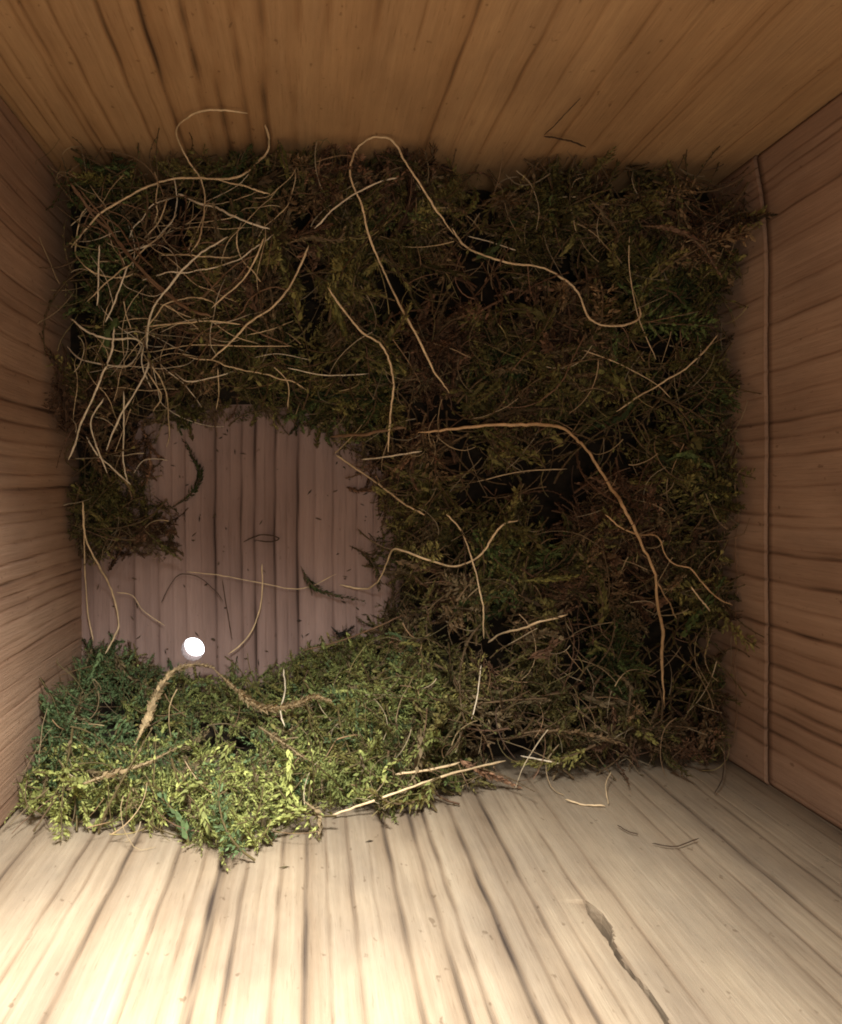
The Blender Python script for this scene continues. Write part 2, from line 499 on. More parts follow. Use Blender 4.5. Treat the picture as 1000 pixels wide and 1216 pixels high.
def leaves_on(pts, n, length, width, spread, r, flat=0.0, tip_less=0.5, taper=False):
    """n pointed leaves spiralling up a stem: each is one folded quad"""
    T, A, B = frames(pts)
    Vs = []; Fs = []
    m = len(pts)
    for i in range(n):
        t = (i + 0.5) / n * (m - 1); k = int(min(t, m - 2)); f = t - k
        p = pts[k] * (1 - f) + pts[k + 1] * f
        phi = i * 2.4 + r.uniform(-.5, .5)
        if flat and r.random() < flat: phi = (0 if i % 2 else math.pi) + r.uniform(-.4, .4)
        rad = A[k] * math.cos(phi) + B[k] * math.sin(phi)
        s = (1 - tip_less * (i / n) ** 2) * r.uniform(.7, 1.25) * (min(1, .12 + i / n * 3.0) if taper else 1)
        sp = spread + r.uniform(-.25, .25)
        d = T[k] * math.cos(sp) + rad * math.sin(sp)
        side = np.cross(d, rad); side /= np.linalg.norm(side) + 1e-9
        nrm = np.cross(side, d)
        Ln = length * s; W = width * s * .5
        mid = p + d * Ln * .42 + nrm * Ln * .05
        tip = p + d * Ln - nrm * Ln * r.uniform(-.1, .35)
        Vs += [p, mid + side * W, tip, mid - side * W]
        b = 4 * i; Fs.append((b, b + 1, b + 2, b + 3))
    return np.array(Vs), np.array(Fs)

def curve_pts(L, n, bend, r, droop=0.0):
    """gently bending stem from the origin along +x"""
    a = 0; e = 0; p = np.zeros(3); out = [p.copy()]
    ba = r.uniform(-bend, bend); be = r.uniform(-bend, bend) * .6
    for i in range(n - 1):
        a += ba / n + r.uniform(-.15, .15); e += be / n - droop / n
        p = p + L / (n - 1) * np.array([math.cos(a) * math.cos(e), math.sin(a) * math.cos(e), math.sin(e)])
        out.append(p.copy())
    return np.array(out)

def shoot(r, L=1.0, leaves=64, ll=.125, lw=.054):
    pts = curve_pts(L, 9, 3.4, r)
    V1, F1 = tube_q(pts, np.linspace(.018, .008, 9))
    V2, F2 = leaves_on(pts, leaves, ll, lw, .75, r, .25)
    return np.vstack([V1, V2]), np.vstack([F1, F2 + len(V1)]), len(V1)

def frond(r, L=1.0, branches=9, bl=.30):
    pts = curve_pts(L, 8, 2.0, r)
    V, F = tube_q(pts, np.linspace(.016, .007, 8)); Vs = [V]; Fs = [F]; nst = len(V); n0 = len(V)
    T, A, B = frames(pts)
    for i in range(branches):
        t = .12 + .8 * i / branches; k = int(t * 7); p = pts[k] + (pts[min(k + 1, 7)] - pts[k]) * (t * 7 - k)
        sgn = 1 if i % 2 else -1
        d = T[k] * .62 + A[k] * sgn * .75 + B[k] * r.uniform(-.25, .4); d /= np.linalg.norm(d)
        l = bl * (1 - .55 * t) * r.uniform(.75, 1.2)
        bp = np.array([p + d * l * q + B[k] * (-.25 * l * q * q) for q in (0, .35, .7, 1)])
        v, f = leaves_on(bp, 10, .08, .030, .7, r, .3)
        Vs.append(v); Fs.append(f + n0); n0 += len(v)
    v, f = leaves_on(pts, 14, .08, .034, .6, r, .0); Vs.append(v); Fs.append(f + n0)
    return np.vstack(Vs), np.vstack(Fs), nst

r0 = random.Random(5)
PROTO = [shoot(r0) for _ in range(7)] + [shoot(r0, leaves=54, ll=.10, lw=.040) for _ in range(3)] + [frond(r0) for _ in range(7)]
BIG = [frond(r0, branches=16, bl=.26) for _ in range(8)] + [shoot(r0, leaves=80, ll=.12, lw=.050) for _ in range(5)]
THIN = []
for _ in range(6):
    pts = curve_pts(1.0, 9, 2.2, r0)
    V1, F1 = tube_q(pts, np.linspace(.013, .006, 9)); V2, F2 = leaves_on(pts, 14, .06, .03, .6, r0)
    THIN.append((np.vstack([V1, V2]), np.vstack([F1, F2 + len(V1)]), len(V1)))

def rotmat(yaw, pitch, roll):
    cy, sy, cp, sp, cr, sr = math.cos(yaw), math.sin(yaw), math.cos(pitch), math.sin(pitch), math.cos(roll), math.sin(roll)
    Rz = np.array([[cy, -sy, 0], [sy, cy, 0], [0, 0, 1]]); Ry = np.array([[cp, 0, -sp], [0, 1, 0], [sp, 0, cp]]); Rx = np.array([[1, 0, 0], [0, cr, -sr], [0, sr, cr]])
    return Rz @ Ry @ Rx

TOPC = 0.0012                 # how high the loose moss reaches, on a coarse grid
TOP = np.zeros((int((XR - XL) / TOPC) + 1, int((YT - YB) / TOPC) + 1))
class Heap:
    def __init__(s): s.V = []; s.F = []; s.C = []; s.n = 0
    def add(s, proto, Rm, scale, pos, leafc, stemc, jr):
        V, F, ns = proto
        W = (V * scale) @ Rm.T
        W = W - W.mean(0) * np.array([1, 1, .5]) + pos
        lo_ = W.min(0); hi_ = W.max(0); m = .0003
        # shoots that would reach through a board are pushed back inside it
        W[:, 0] += max(0, XL + m - lo_[0]) - max(0, hi_[0] - XR + m)
        W[:, 1] += max(0, YB + m - lo_[1]) - max(0, hi_[1] - YT + m)
        c = np.empty((len(V), 3)); c[:ns] = stemc
        nl = (len(V) - ns) // 4
        j = np.repeat(jr.uniform(.72, 1.3, (nl, 1)), 4, axis=0)
        c[ns:] = leafc * j
        s.V.append(W); s.F.append(F + s.n); s.C.append(c); s.n += len(V)
    def build(s, name, mat, parent):
        V = np.vstack(s.V)
        V[:, 2] = np.maximum(V[:, 2], 0.0002)
        gi = np.clip(((V[:, 0] - XL) / TOPC).astype(int), 0, TOP.shape[0] - 1); gj = np.clip(((V[:, 1] - YB) / TOPC).astype(int), 0, TOP.shape[1] - 1)
        np.maximum.at(TOP, (gi, gj), V[:, 2])
        o = mesh_np(name, V, np.vstack(s.F), mat, parent, smooth=False, colors=np.vstack(s.C))
        return o

OLIVE = np.array([0.150, 0.138, 0.040]); BROWN = np.array([0.165, 0.108, 0.054]); RUST = np.array([0.170, 0.094, 0.052]); DGREEN = np.array([0.072, 0.098, 0.030])
LIME = np.array([0.430, 0.465, 0.140]); TEAL = np.array([0.150, 0.225, 0.090]); FRESH = np.array([0.235, 0.270, 0.080]); TAN = np.array([0.33, 0.245, 0.13])

heaps = {'dark_moss': Heap(), 'green_moss': Heap(), 'brown_moss': Heap()}
def scatter(count, protos, smin, smax, zlo, zhi, seed, dens_gate=True, only_lit=False):
    r = np.random.default_rng(seed); rr = random.Random(seed)
    made = 0; tries = 0
    while made < count and tries < 60:
        tries += 1
        k = count * 3
        x = r.uniform(XL + .001, XR - .001, k); y = r.uniform(YB + .001, YT - .001, k)
        h = nest_h(x, y); d = bare_dist(x, y) + .0012 * N_edge(x, y); den = N_den(x, y, 2); dr = N_dir(x, y, 1); cn = N_col(x, y); cn2 = N_col2(x, y)
        for i in range(k):
            if made >= count: break
            if d[i] < .0012: continue
            z = h[i]
            px, py = px_of(x[i], y[i], z)
            lit = px < 520 and py > 740 or (py > 880 and px < 560)
            if only_lit and not (px < 500 and py > 765): continue
            if dens_gate and rr.random() > np.clip(.22 + 2.0 * den[i], .32 if lit else (.45 if d[i] < .011 else .0), 1): continue
            if protos is BIG and (lit or px < 330) and rr.random() < .45: continue
            lay = rr.uniform(zlo, zhi)
            zz = z + lay
            yaw = dr[i] * 5 + rr.gauss(0, 1.1)
            pitch = rr.gauss(.10, .33)
            sc = rr.uniform(smin, smax) * (.92 if lit else 1.0)
            if d[i] < .008: sc *= .75; zz = max(.0006, zz * (.6))
            pr = rr.choice(protos)
            g = cn[i] + .55 * cn2[i] + rr.gauss(0, .28)
            # moss hue by patch; light on the lower left put into its brighter greens
            wl = np.clip((560 - px) / 130, 0, 1) * np.clip((py - 735) / 60, 0, 1)
            if rr.random() < wl:
                teal = np.clip((230 - px) / 120, 0, 1) * np.clip((950 - py) / 60, 0, 1)
                if rr.random() < teal * .85 + .12: base = TEAL
                elif rr.random() < .20 + .65 * np.clip((py - 860) / 80, 0, 1): base = LIME
                elif rr.random() < .6: base = FRESH
                else: base = OLIVE * 1.8
                hp = 'green_moss'; stem = np.array([.16, .12, .05])
            elif g > .42: base = DGREEN * 1.1 if g > .75 else OLIVE * .9; hp = 'dark_moss'; stem = BROWN
            elif g > -.30: base = OLIVE * .85 + BROWN * .2; hp = 'dark_moss'; stem = BROWN
            elif g > -.62: base = BROWN; hp = 'brown_moss'; stem = BROWN * 1.2
            else: base = RUST; hp = 'brown_moss'; stem = RUST
            lc = base * rr.choice((.45, .6, .8, 1.0, 1.2, 1.6, 2.3)) * rr.uniform(.85, 1.15)
            if hp == 'green_moss': lc = base * rr.uniform(.65, 1.2)
            if rr.random() < .08: lc = TAN * rr.uniform(.5, .9)
            heaps[hp].add(pr, rotmat(yaw, pitch, rr.uniform(-3, 3)), sc, np.array([x[i], y[i], zz]), lc, stem, r)
            made += 1

scatter(1700, PROTO, .009, .015, -.0100, -.0030, 101)
scatter(1900, PROTO, .009, .015, -.0030, .0030, 102)
scatter(620, BIG, .013, .021, -.0010, .0040, 105)
scatter(1100, PROTO, .008, .014, -.0110, -.0005, 104, False, True)
scatter(600, THIN, .012, .024, -.0015, .0035, 103, False)
for nm in heaps:
    o = heaps[nm].build(nm, M_MOSS, nest)
    o['kind'] = 'stuff'
tag(nest.children[1], 'dull olive moss'); 
for ch in nest.children:
    if ch.name.startswith('green_moss'): ch['label'] = 'bright yellow-green moss'
    if ch.name.startswith('brown_moss'): ch['label'] = 'rusty brown dried moss'

# ------------------------------------------------------------------ fibres, straws and stems
pad = np.pad(TOP, 1, mode='edge')
TOPS = sum(pad[a:a + TOP.shape[0], b:b + TOP.shape[1]] for a in range(3) for b in range(3)) / 9
def moss_top(x, y):
    i = np.clip(((np.asarray(x) - XL) / TOPC).astype(int), 0, TOP.shape[0] - 1); j = np.clip(((np.asarray(y) - YB) / TOPC).astype(int), 0, TOP.shape[1] - 1)
    return TOPS[i, j]
def catmull(pts, sub=7):
    p = np.vstack([2 * pts[0] - pts[1], pts, 2 * pts[-1] - pts[-2]]); out = []
    for i in range(1, len(p) - 2):
        for k in range(sub):
            t = k / sub
            out.append(.5 * ((2 * p[i]) + (-p[i - 1] + p[i + 1]) * t + (2 * p[i - 1] - 5 * p[i] + 4 * p[i + 1] - p[i + 2]) * t * t + (-p[i - 1] + 3 * p[i] - 3 * p[i + 1] + p[i + 2]) * t ** 3))
    out.append(p[-2])
    return np.array(out)

def wall_z(px, py, m=.0008):
    """least height at which this line of sight is still inside the box"""
    z = 0.0
    if py < VY: z = max(z, H - FPX * (YT - m) / (VY - py))
    if py > VY: z = max(z, H - FPX * (-YB - m) / (py - VY))
    if px < VX: z = max(z, H - FPX * (-XL - m) / (VX - px))
    if px > VX: z = max(z, H - FPX * (XR - m) / (px - VX))
    return z

def fibre_curve(px_list, lift=.004, seed=0, zs=None):
    if zs:
        return catmull(np.array([P(x, y, z) for (x, y), z in zip(px_list, zs)]))
    p2 = catmull(np.array([(x, y, 0) for x, y in px_list], dtype=float))[:, :2]
    n = len(p2)
    wz = np.array([wall_z(x, y) for x, y in p2])
    z = np.full(n, .025)
    on_floor = lift < .003
    for _ in range(8):
        k = (H - z) / FPX
        X = (p2[:, 0] - VX) * k; Y = -(p2[:, 1] - VY) * k
        t = np.full(n, lift) if on_floor else moss_top(X, Y) + (lift - .0045)
        z = np.maximum(.5 * z + .5 * t, wz)
    # a stiff strand bridges the hollows: running maximum, then smoothed
    w = 5
    zz = np.pad(z, w, mode='edge')
    mx = np.array([zz[i:i + 2 * w + 1].max() for i in range(n)])
    z2 = .45 * mx + .55 * z
    for _ in range(6):
        q = np.pad(z2, 2, mode='edge'); z2 = (q[:-4] + q[1:-3] + q[2:-2] + q[3:-1] + q[4:]) / 5
    if 200 <= seed < 300:
        e = np.minimum(np.arange(n), np.arange(n)[::-1]) / max(1, n / 5)
        z2 = z2 - .003 * np.clip(1 - e, 0, 1) + .0008 * np.sin(np.arange(n) * .35 + seed)
    z2 = np.maximum(np.maximum(z2, wz), .0004)
    k = (H - z2) / FPX
    return np.stack([(p2[:, 0] - VX) * k, -(p2[:, 1] - VY) * k, z2], -1)

def fibre(name, px_list, mat, rad, label, group=None, lift=.004, seed=0, zs=None, sides=6, knots=0.12):
    c = fibre_curve(px_list, lift, seed, zs)
    n = len(c); t = np.linspace(0, 1, n)
    r = random.Random(seed)
    R = rad * np.clip(np.minimum(t / .06, (1 - t) / .10) + .35, .35, 1)
    R = R * (1 + knots * np.sin(t * r.uniform(14, 40) + r.uniform(0, 6)) + .06 * np.sin(t * 90))
    jit = np.random.default_rng(seed).normal(0, rad * .22, c.shape)
    kn = np.random.default_rng(seed + 9).normal(0, 1, (n // 6 + 2, 3)); kk = np.arange(n) / 6.0; ki = kk.astype(int); kf = (kk - ki)[:, None]
    jit = jit + rad * .9 * (kn[ki] * (1 - kf) + kn[ki + 1] * kf)
    jit[:, 2] *= .5
    V, F = tube_q(c + jit, R, sides)
    b = V.mean(0)
    F = [tuple(f) for f in F.tolist()] + [tuple(range(sides - 1, -1, -1)), tuple(range(len(V) - sides, len(V)))]
    base = c[0]
    o = mesh_np(name, V - base, F, mat, None, smooth=True)
    o.location = base
    return tag(o, label, {'dry_stem': 'stem', 'straw_sliver': 'straw'}.get(name, 'fibre'), group)

THICK, MED, SLIM, HAIR = .00033, .00021, .00016, .00010
FIB = [
 # name, points, material, radius, label, lift
 ('root_fibre', [(295,134),(267,131),(236,133),(218,143),(210,154),(214,172),(225,191),(238,211),(243,238),(241,264),(236,286),(227,299)], M_STRAW, SLIM, 'pale fibre looping up against the upper board at the left', .005),
 ('root_fibre', [(315,150),(320,165),(315,185),(298,202),(271,213),(236,212),(205,213),(174,222),(148,235),(117,255),(84,295)], M_STRAW, MED, 'long pale fibre hooked at its right end, sweeping to the upper left corner', .006),
 ('root_fibre', [(238,213),(258,214),(280,218),(300,224),(320,231)], M_STRAW, SLIM, 'short pale fibre ending right of the looped fibre at the upper left', .0055),
 ('root_fibre', [(210,227),(222,236),(236,242),(252,246),(267,251),(293,264),(320,275)], M_PALE, MED, 'pale fibre slanting down right below the hooked fibre', .005),
 ('root_fibre', [(533,465),(515,435),(490,390),(465,345),(450,310),(440,280),(430,245),(421,225),(417,200),(421,180),(435,167),(455,163),(470,172),(482,194),(500,222),(517,248),(540,278)], M_STRAW, MED, 'tall pale arch of fibre touching the upper board, its long leg ending mid nest', .006),
 ('root_fibre', [(538,270),(548,288),(567,301),(600,312),(636,317),(664,328),(685,344),(692,363),(705,381),(724,387),(747,385),(761,374),(759,364)], M_STRAW, MED, 'wavy pale fibre ending in a small hook at the upper right', .006),
 ('root_fibre', [(472,212),(450,217),(425,228),(400,246),(385,260),(375,272)], M_PALE, SLIM, 'curved pale fibre crossing the left leg of the tall arch', .006),
 ('root_fibre', [(366,291),(355,320),(337,350),(306,377),(280,403),(251,427)], M_STRAW, MED, 'straight tan fibre slanting down left above the bare patch', .006),
 ('root_fibre', [(271,280),(236,306),(210,328),(188,353),(177,381),(174,412),(177,430),(166,456),(144,491),(126,535)], M_PALE, MED, 'long S shaped pale fibre running down the left side', .006),
 ('root_fibre', [(84,379),(104,394),(130,402),(157,401),(170,408)], M_PALE, MED, 'pale fibre sagging in from the left side board', .006),
 ('root_fibre', [(80,412),(93,425),(122,432),(148,435),(163,423),(170,408)], M_PALE, SLIM, 'pale fibre forming a shallow bowl at the left', .005),
 ('root_fibre', [(135,390),(130,421),(117,456),(102,491),(91,522),(82,548)], M_PALE, MED, 'straight pale fibre leaning down to the left side board', .007),
 ('root_fibre', [(119,289),(117,324),(115,364)], M_PALE, SLIM, 'short upright pale fibre near the left side board', .005),
 ('root_fibre', [(152,315),(139,355),(124,383)], M_PALE, SLIM, 'short pale fibre leaning left, beside the upright one', .005),
 ('root_fibre', [(146,355),(150,374),(156,391)], M_STRAW, HAIR, None, .005),
 ('root_fibre', [(170,388),(205,385),(245,381),(284,385)], M_STRAW, SLIM, 'level pale fibre above the bare patch, topmost of the level ones', .005),
 ('root_fibre', [(192,414),(236,410),(289,411),(346,411)], M_STRAW, HAIR, 'long thin level fibre above the bare patch', .004),
 ('root_fibre', [(284,385),(315,399),(346,412)], M_BROWN, SLIM, None, .004),
 ('root_fibre', [(315,282),(302,311),(284,337),(251,366)], M_STRAW, SLIM, 'tan fibre arching down left beside the straight slanting one', .005),
 ('root_fibre', [(390,342),(408,368),(430,394),(454,408),(463,425),(467,456),(463,491),(461,535)], M_STRAW, MED, 'pale fibre with a sharp shoulder hanging to the right of the bare patch', .006),
 ('dry_stem', [(494,515),(544,509),(600,506),(636,504),(664,509),(687,524),(705,542),(728,579),(738,597),(756,629),(772,670),(781,712),(787,749),(786,785),(788,836)], M_ORANGE, THICK, 'long orange stem arching over the right half of the nest', .007),
 ('root_fibre', [(719,611),(738,627),(761,636),(781,638),(791,659),(802,670),(820,675),(834,691),(848,707),(871,719)], M_ORANGE, SLIM, 'crooked reddish fibre running to the right side board', .006),
 ('root_fibre', [(781,693),(790,709),(797,721),(804,735)], M_ORANGE, SLIM, 'short reddish fibre branching beside the long orange stem', .005),
 ('root_fibre', [(820,696),(832,711),(843,726)], M_STRAW, SLIM, 'short straight tan fibre below the crooked reddish one', .005),
 ('root_fibre', [(579,762),(595,753),(623,746),(646,737),(675,730)], M_STRAW, MED, 'bent tan fibre lying low in the middle of the nest', .006),
 ('root_fibre', [(531,611),(549,634),(563,670),(570,707),(574,735),(574,758)], M_STRAW, SLIM, 'thin tan fibre hanging down through the wavy one', .005),
 ('root_fibre', [(572,790),(567,827),(560,854)], M_PALE, HAIR, 'short thin fibre standing below the bent tan fibre', .005),
 ('root_fibre', [(403,694),(430,700),(447,692),(458,668),(469,652),(500,661),(535,672),(558,667),(574,654),(588,634),(600,622),(616,618)], M_STRAW, MED, 'wavy tan fibre reaching from the bare patch into the moss', .005),
 ('root_fibre', [(221,679),(258,683),(306,692),(342,699),(368,696),(399,681)], M_STRAW, HAIR, 'thin fibre lying level across the bare floor', .0012),
 ('root_fibre', [(311,670),(312,701),(306,732),(293,758),(271,778)], M_STRAW, SLIM, 'pale curved fibre on the lower part of the bare floor', .0015),
 ('root_fibre', [(139,703),(157,707),(170,725),(196,743)], M_STRAW, HAIR, 'small bent fibre on the bare floor near the left side board', .0015),
 ('root_fibre', [(192,716),(201,696),(214,682),(236,685),(254,701),(265,714)], M_DARK, HAIR, 'dark thread arched over the bare floor', .0012),
 ('root_fibre', [(264,688),(267,710),(272,736),(276,760)], M_DARK, HAIR, 'dark thread running down the bare floor', .0010),
 ('root_fibre', [(289,644),(306,635),(320,636),(331,640),(320,643),(304,641)], M_DARK, SLIM, 'tiny dark loop in the middle of the bare floor', .0012),
 ('root_fibre', [(97,595),(100,635),(117,670),(133,701),(141,736),(135,758),(126,776)], M_STRAW, MED, 'tan fibre bowed down the left edge of the bare floor', .006),
 ('root_fibre', [(100,600),(100,666),(104,727),(111,762)], M_STRAW, SLIM, 'straight fibre along the left side board beside the bare floor', .004),
 ('root_fibre', [(337,795),(338,820),(333,846),(338,862)], M_PALE, SLIM, 'short upright pale fibre on the bright green moss', .004),
 ('dry_stem', [(360,773),(384,766),(408,760),(440,748),(478,732)], M_BROWN, SLIM, 'brown stem lying along the lower right rim of the bare patch', .004),
 ('dry_stem', [(394,970),(434,954),(500,930),(560,913),(600,904)], M_STRAW, MED, 'long straight straw on the moss edge above the lit board', .004),
 ('dry_stem', [(469,921),(505,915),(547,904)], M_STRAW, MED, 'short straight straw just above the long straw at the lower edge', .004),
 ('dry_stem', [(618,897),(640,903),(664,907)], M_PALE, SLIM, 'short pale straw on the brown moss at the lower edge', .004),
 ('root_fibre', [(726,916),(719,932),(723,955)], M_STRAW, HAIR, 'tiny curved fibre hanging over the lower board', .003),
 ('root_fibre', [(860,909),(857,927),(848,943)], M_DARK, HAIR, 'dark curved fibre in the lower right corner', .002),
 ('root_fibre', [(747,280),(748,321),(756,372),(779,427)], M_STRAW, HAIR, 'thin fibre hanging through the small hook at the upper right', .005),
 ('root_fibre', [(853,397),(834,418),(811,441),(784,457),(756,471),(733,489)], M_STRAW, SLIM, 'tan fibre sweeping down left from the right side board', .005),
 ('root_fibre', [(694,395),(678,427),(664,455),(639,478)], M_BROWN, SLIM, 'brown fibre slanting down left in the upper right moss', .004),
 ('root_fibre', [(694,416),(738,434),(779,457),(797,473)], M_STRAW, HAIR, 'thin fibre crossing under the sweeping tan one', .004),
 ('root_fibre', [(556,281),(584,288),(613,297)], M_PALE, HAIR, 'short thin fibre just above the wavy pale one', .005),
 ('root_fibre', [(567,572),(618,560),(673,557)], M_STRAW, HAIR, 'thin nearly level fibre below the orange stem', .005),
 ('root_fibre', [(400,542),(424,556),(450,575),(478,598),(505,612)], M_STRAW, MED, 'pale fibre slanting off the right rim of the bare patch', .005),
 ('dry_stem', [(394,518),(438,514),(482,510)], M_BROWN, THICK, 'short thick brown stem at the upper right rim of the bare patch', .005),
 ('root_fibre', [(430,545),(460,541),(500,535)], M_PALE, SLIM, 'short pale fibre under the thick brown stem', .005),
 ('root_fibre', [(342,436),(386,445),(438,443)], M_PALE, HAIR, 'thin level fibre above the upper right rim of the bare patch', .005),
 ('root_fibre', [(258,438),(260,465),(256,487)], M_STRAW, HAIR, None, .005),
 ('root_fibre', [(324,434),(342,456),(342,487)], M_STRAW, HAIR, None, .005),
 ('root_fibre', [(148,465),(148,509),(146,544),(152,575)], M_PALE, SLIM, 'upright pale fibre at the upper left rim of the bare patch', .006),
 ('root_fibre', [(102,518),(117,540),(139,562),(155,575)], M_PALE, SLIM, 'pale fibre slanting down right below the left tangle', .006),
 ('root_fibre', [(159,562),(170,548),(185,545),(199,546)], M_PALE, HAIR, 'small pale hook over the upper left of the bare floor', .004),
 ('root_fibre', [(122,474),(108,500),(113,526),(126,562)], M_PALE, SLIM, 'pale fibre bowed like a bracket at the left', .006),
 ('root_fibre', [(689,117),(672,134),(655,152),(646,161)], M_DARK, HAIR, 'dark thread on the upper board above the moss', .002),
 ('dry_stem', [(646,161),(662,165),(678,168),(696,175)], M_DARK, SLIM, 'small dark twig stuck to the upper board edge', .003),
 ('root_fibre', [(84,218),(100,240),(113,258),(135,280),(160,310),(192,346),(227,368),(249,375)], M_BROWN, THICK, 'thick brown stalk slanting from the upper left corner', .005),
 ('root_fibre', [(88,226),(108,246),(128,270),(150,302),(180,330),(215,360)], M_BROWN, MED, 'brown stalk lying just under the thick one at the upper left', .005),
 ('root_fibre', [(95,225),(120,255),(140,268),(158,295),(185,322)], M_BROWN, SLIM, 'slim brown stalk bundled with the thick one', .006),
 ('root_fibre', [(876,556),(874,580),(877,612),(873,645),(876,690),(873,720),(876,760),(873,790),(875,840),(870,885)], M_BROWN, HAIR, 'long thread along the foot of the right side board', .001),
]
# short look-alike fibres of the left tangle and the level bundle above the bare patch
TANGLE = [[(174,345),(200,365),(235,378),(262,372)],[(190,395),(225,380),(260,384),(300,372)],[(220,418),(240,395),(265,384)],[(185,362),(210,390),(245,396),(290,386)],[(240,372),(275,398),(310,410)],
 [(160,440),(200,420),(236,424)],[(205,440),(222,452),(250,448),(280,440)],[(95,470),(120,450),(150,445)],[(130,420),(140,450),(136,480)],[(160,470),(150,500),(135,540)],[(175,440),(190,470),(182,490)],[(105,300),(125,330),(135,365)],
 [(92,320),(110,345),(120,372)],[(180,300),(200,320),(215,350)],[(200,230),(190,262),(170,285)],[(250,235),(240,262),(222,300)],[(150,262),(160,290),(158,320)],[(265,300),(250,320),(246,350)],[(300,290),(290,318),(270,345)],[(110,395),(128,420),(124,450)],
 [(285,400),(320,392),(352,380)],[(300,425),(330,420),(370,428)],[(215,300),(240,288),(270,292)],[(225,330),(250,322),(275,330)],[(130,385),(165,378),(195,382)],[(140,412),(175,418),(210,412)],[(172,400),(168,430),(180,462)],[(230,440),(240,458),(256,470)],[(95,500),(110,475),(118,440)],[(200,400),(190,425),(196,450)]]
LT_P, GT_P = 'thin pale fibre in the tangle between the upper left corner and bare patch', 'thin pale fibres of the left tangle'
LT_B, GT_B = 'thin brown fibre in the tangle between the upper left corner and bare patch', 'thin brown fibres of the left tangle'
rt = random.Random(41)
for i in range(70):
    x, y = rt.uniform(90, 330), rt.uniform(215, 450)
    if i % 2: x = rt.uniform(88, 200); y = rt.uniform(240, 520)
    a = rt.choice((rt.gauss(0, .4), rt.gauss(1.4, .5), rt.gauss(-.7, .4))); da = rt.gauss(0, .15); pl = [(x, y)]
    for k in range(rt.randint(4, 10)):
        x += 17 * math.cos(a); y += 17 * math.sin(a); a += da + rt.gauss(0, .22)
        if x < 84 or x > 390 or y < 195 or y > 540: break
        pl.append((x, y))
    if len(pl) >= 5: TANGLE.append(pl)
for i, (nm, pts, mat, rad, lab, lift) in enumerate(FIB):
    grp = None
    if lab is None:
        lab, grp = (LT_B, GT_B) if mat is M_BROWN else (LT_P, GT_P)
    fibre(nm, pts, mat, rad, lab, grp, lift, seed=i + 1)
for i, pts in enumerate(TANGLE):
    fibre('root_fibre', pts, (M_STRAW, M_PALE, M_BROWN, M_BROWN, M_STRAW)[i % 5], (HAIR * .85, HAIR * .7, SLIM * .85, HAIR * .6)[i % 4], *((LT_B, GT_B) if i % 5 in (2, 3) else (LT_P, GT_P)), .0032 + .0010 * (i % 4), seed=200 + i)

# loose chips on the lower board
for i, (pts, lab) in enumerate([([(673,950),(697,954),(719,956)], 'pale straw sliver lying against the lower board'), ([(774,1001),(802,1005),(830,996)], 'thin dark thread clinging to the lower board'),
                                ([(733,980),(745,987),(757,990)], 'tiny dark sliver clinging to the lower board')]):
    zs = [H - FPX * (abs(YB) - .0006) / (y - VY) for x, y in pts]
    fibre('straw_sliver', pts, (M_STRAW, M_DARK, M_DARK)[i], (SLIM, HAIR, HAIR)[i], lab, None, 0, 300 + i, zs)

# ------------------------------------------------------------------ single moss sprigs one can pick out
def sprig(name, px_list, label, lift, leafc, stemc, leaf_len, leaf_w, nleaf, rad, seed, spread=.8):
    r = random.Random(seed); rn = np.random.default_rng(seed)
    c = fibre_curve(px_list, (lift if lift < .003 else .0076 if lift > .0125 else .0052), seed)
    base = c[0].copy(); c = c - base
    root = empty(name, base); tag(root, label, 'moss sprig')
    n = len(c)
    V, F = tube_q(c, rad * np.clip(np.minimum(np.linspace(.2, 6, n), np.linspace(3, .15, n)), .15, 1), 5)
    mesh_np('stem', V, F, M_FINE, root, True, colors=np.tile(stemc, (len(V), 1)))
    V, F = leaves_on(c, nleaf, leaf_len, leaf_w, spread, r, .2, .6, True)
    j = np.repeat(rn.uniform(.65, 1.35, (nleaf, 1)), 4, axis=0)
    V[:, 2] = np.maximum(V[:, 2], .0003 - base[2])
    o = mesh_np('leaves', V, F, M_MOSS, root, False, colors=leafc * j); o['kind'] = 'stuff'
    return root
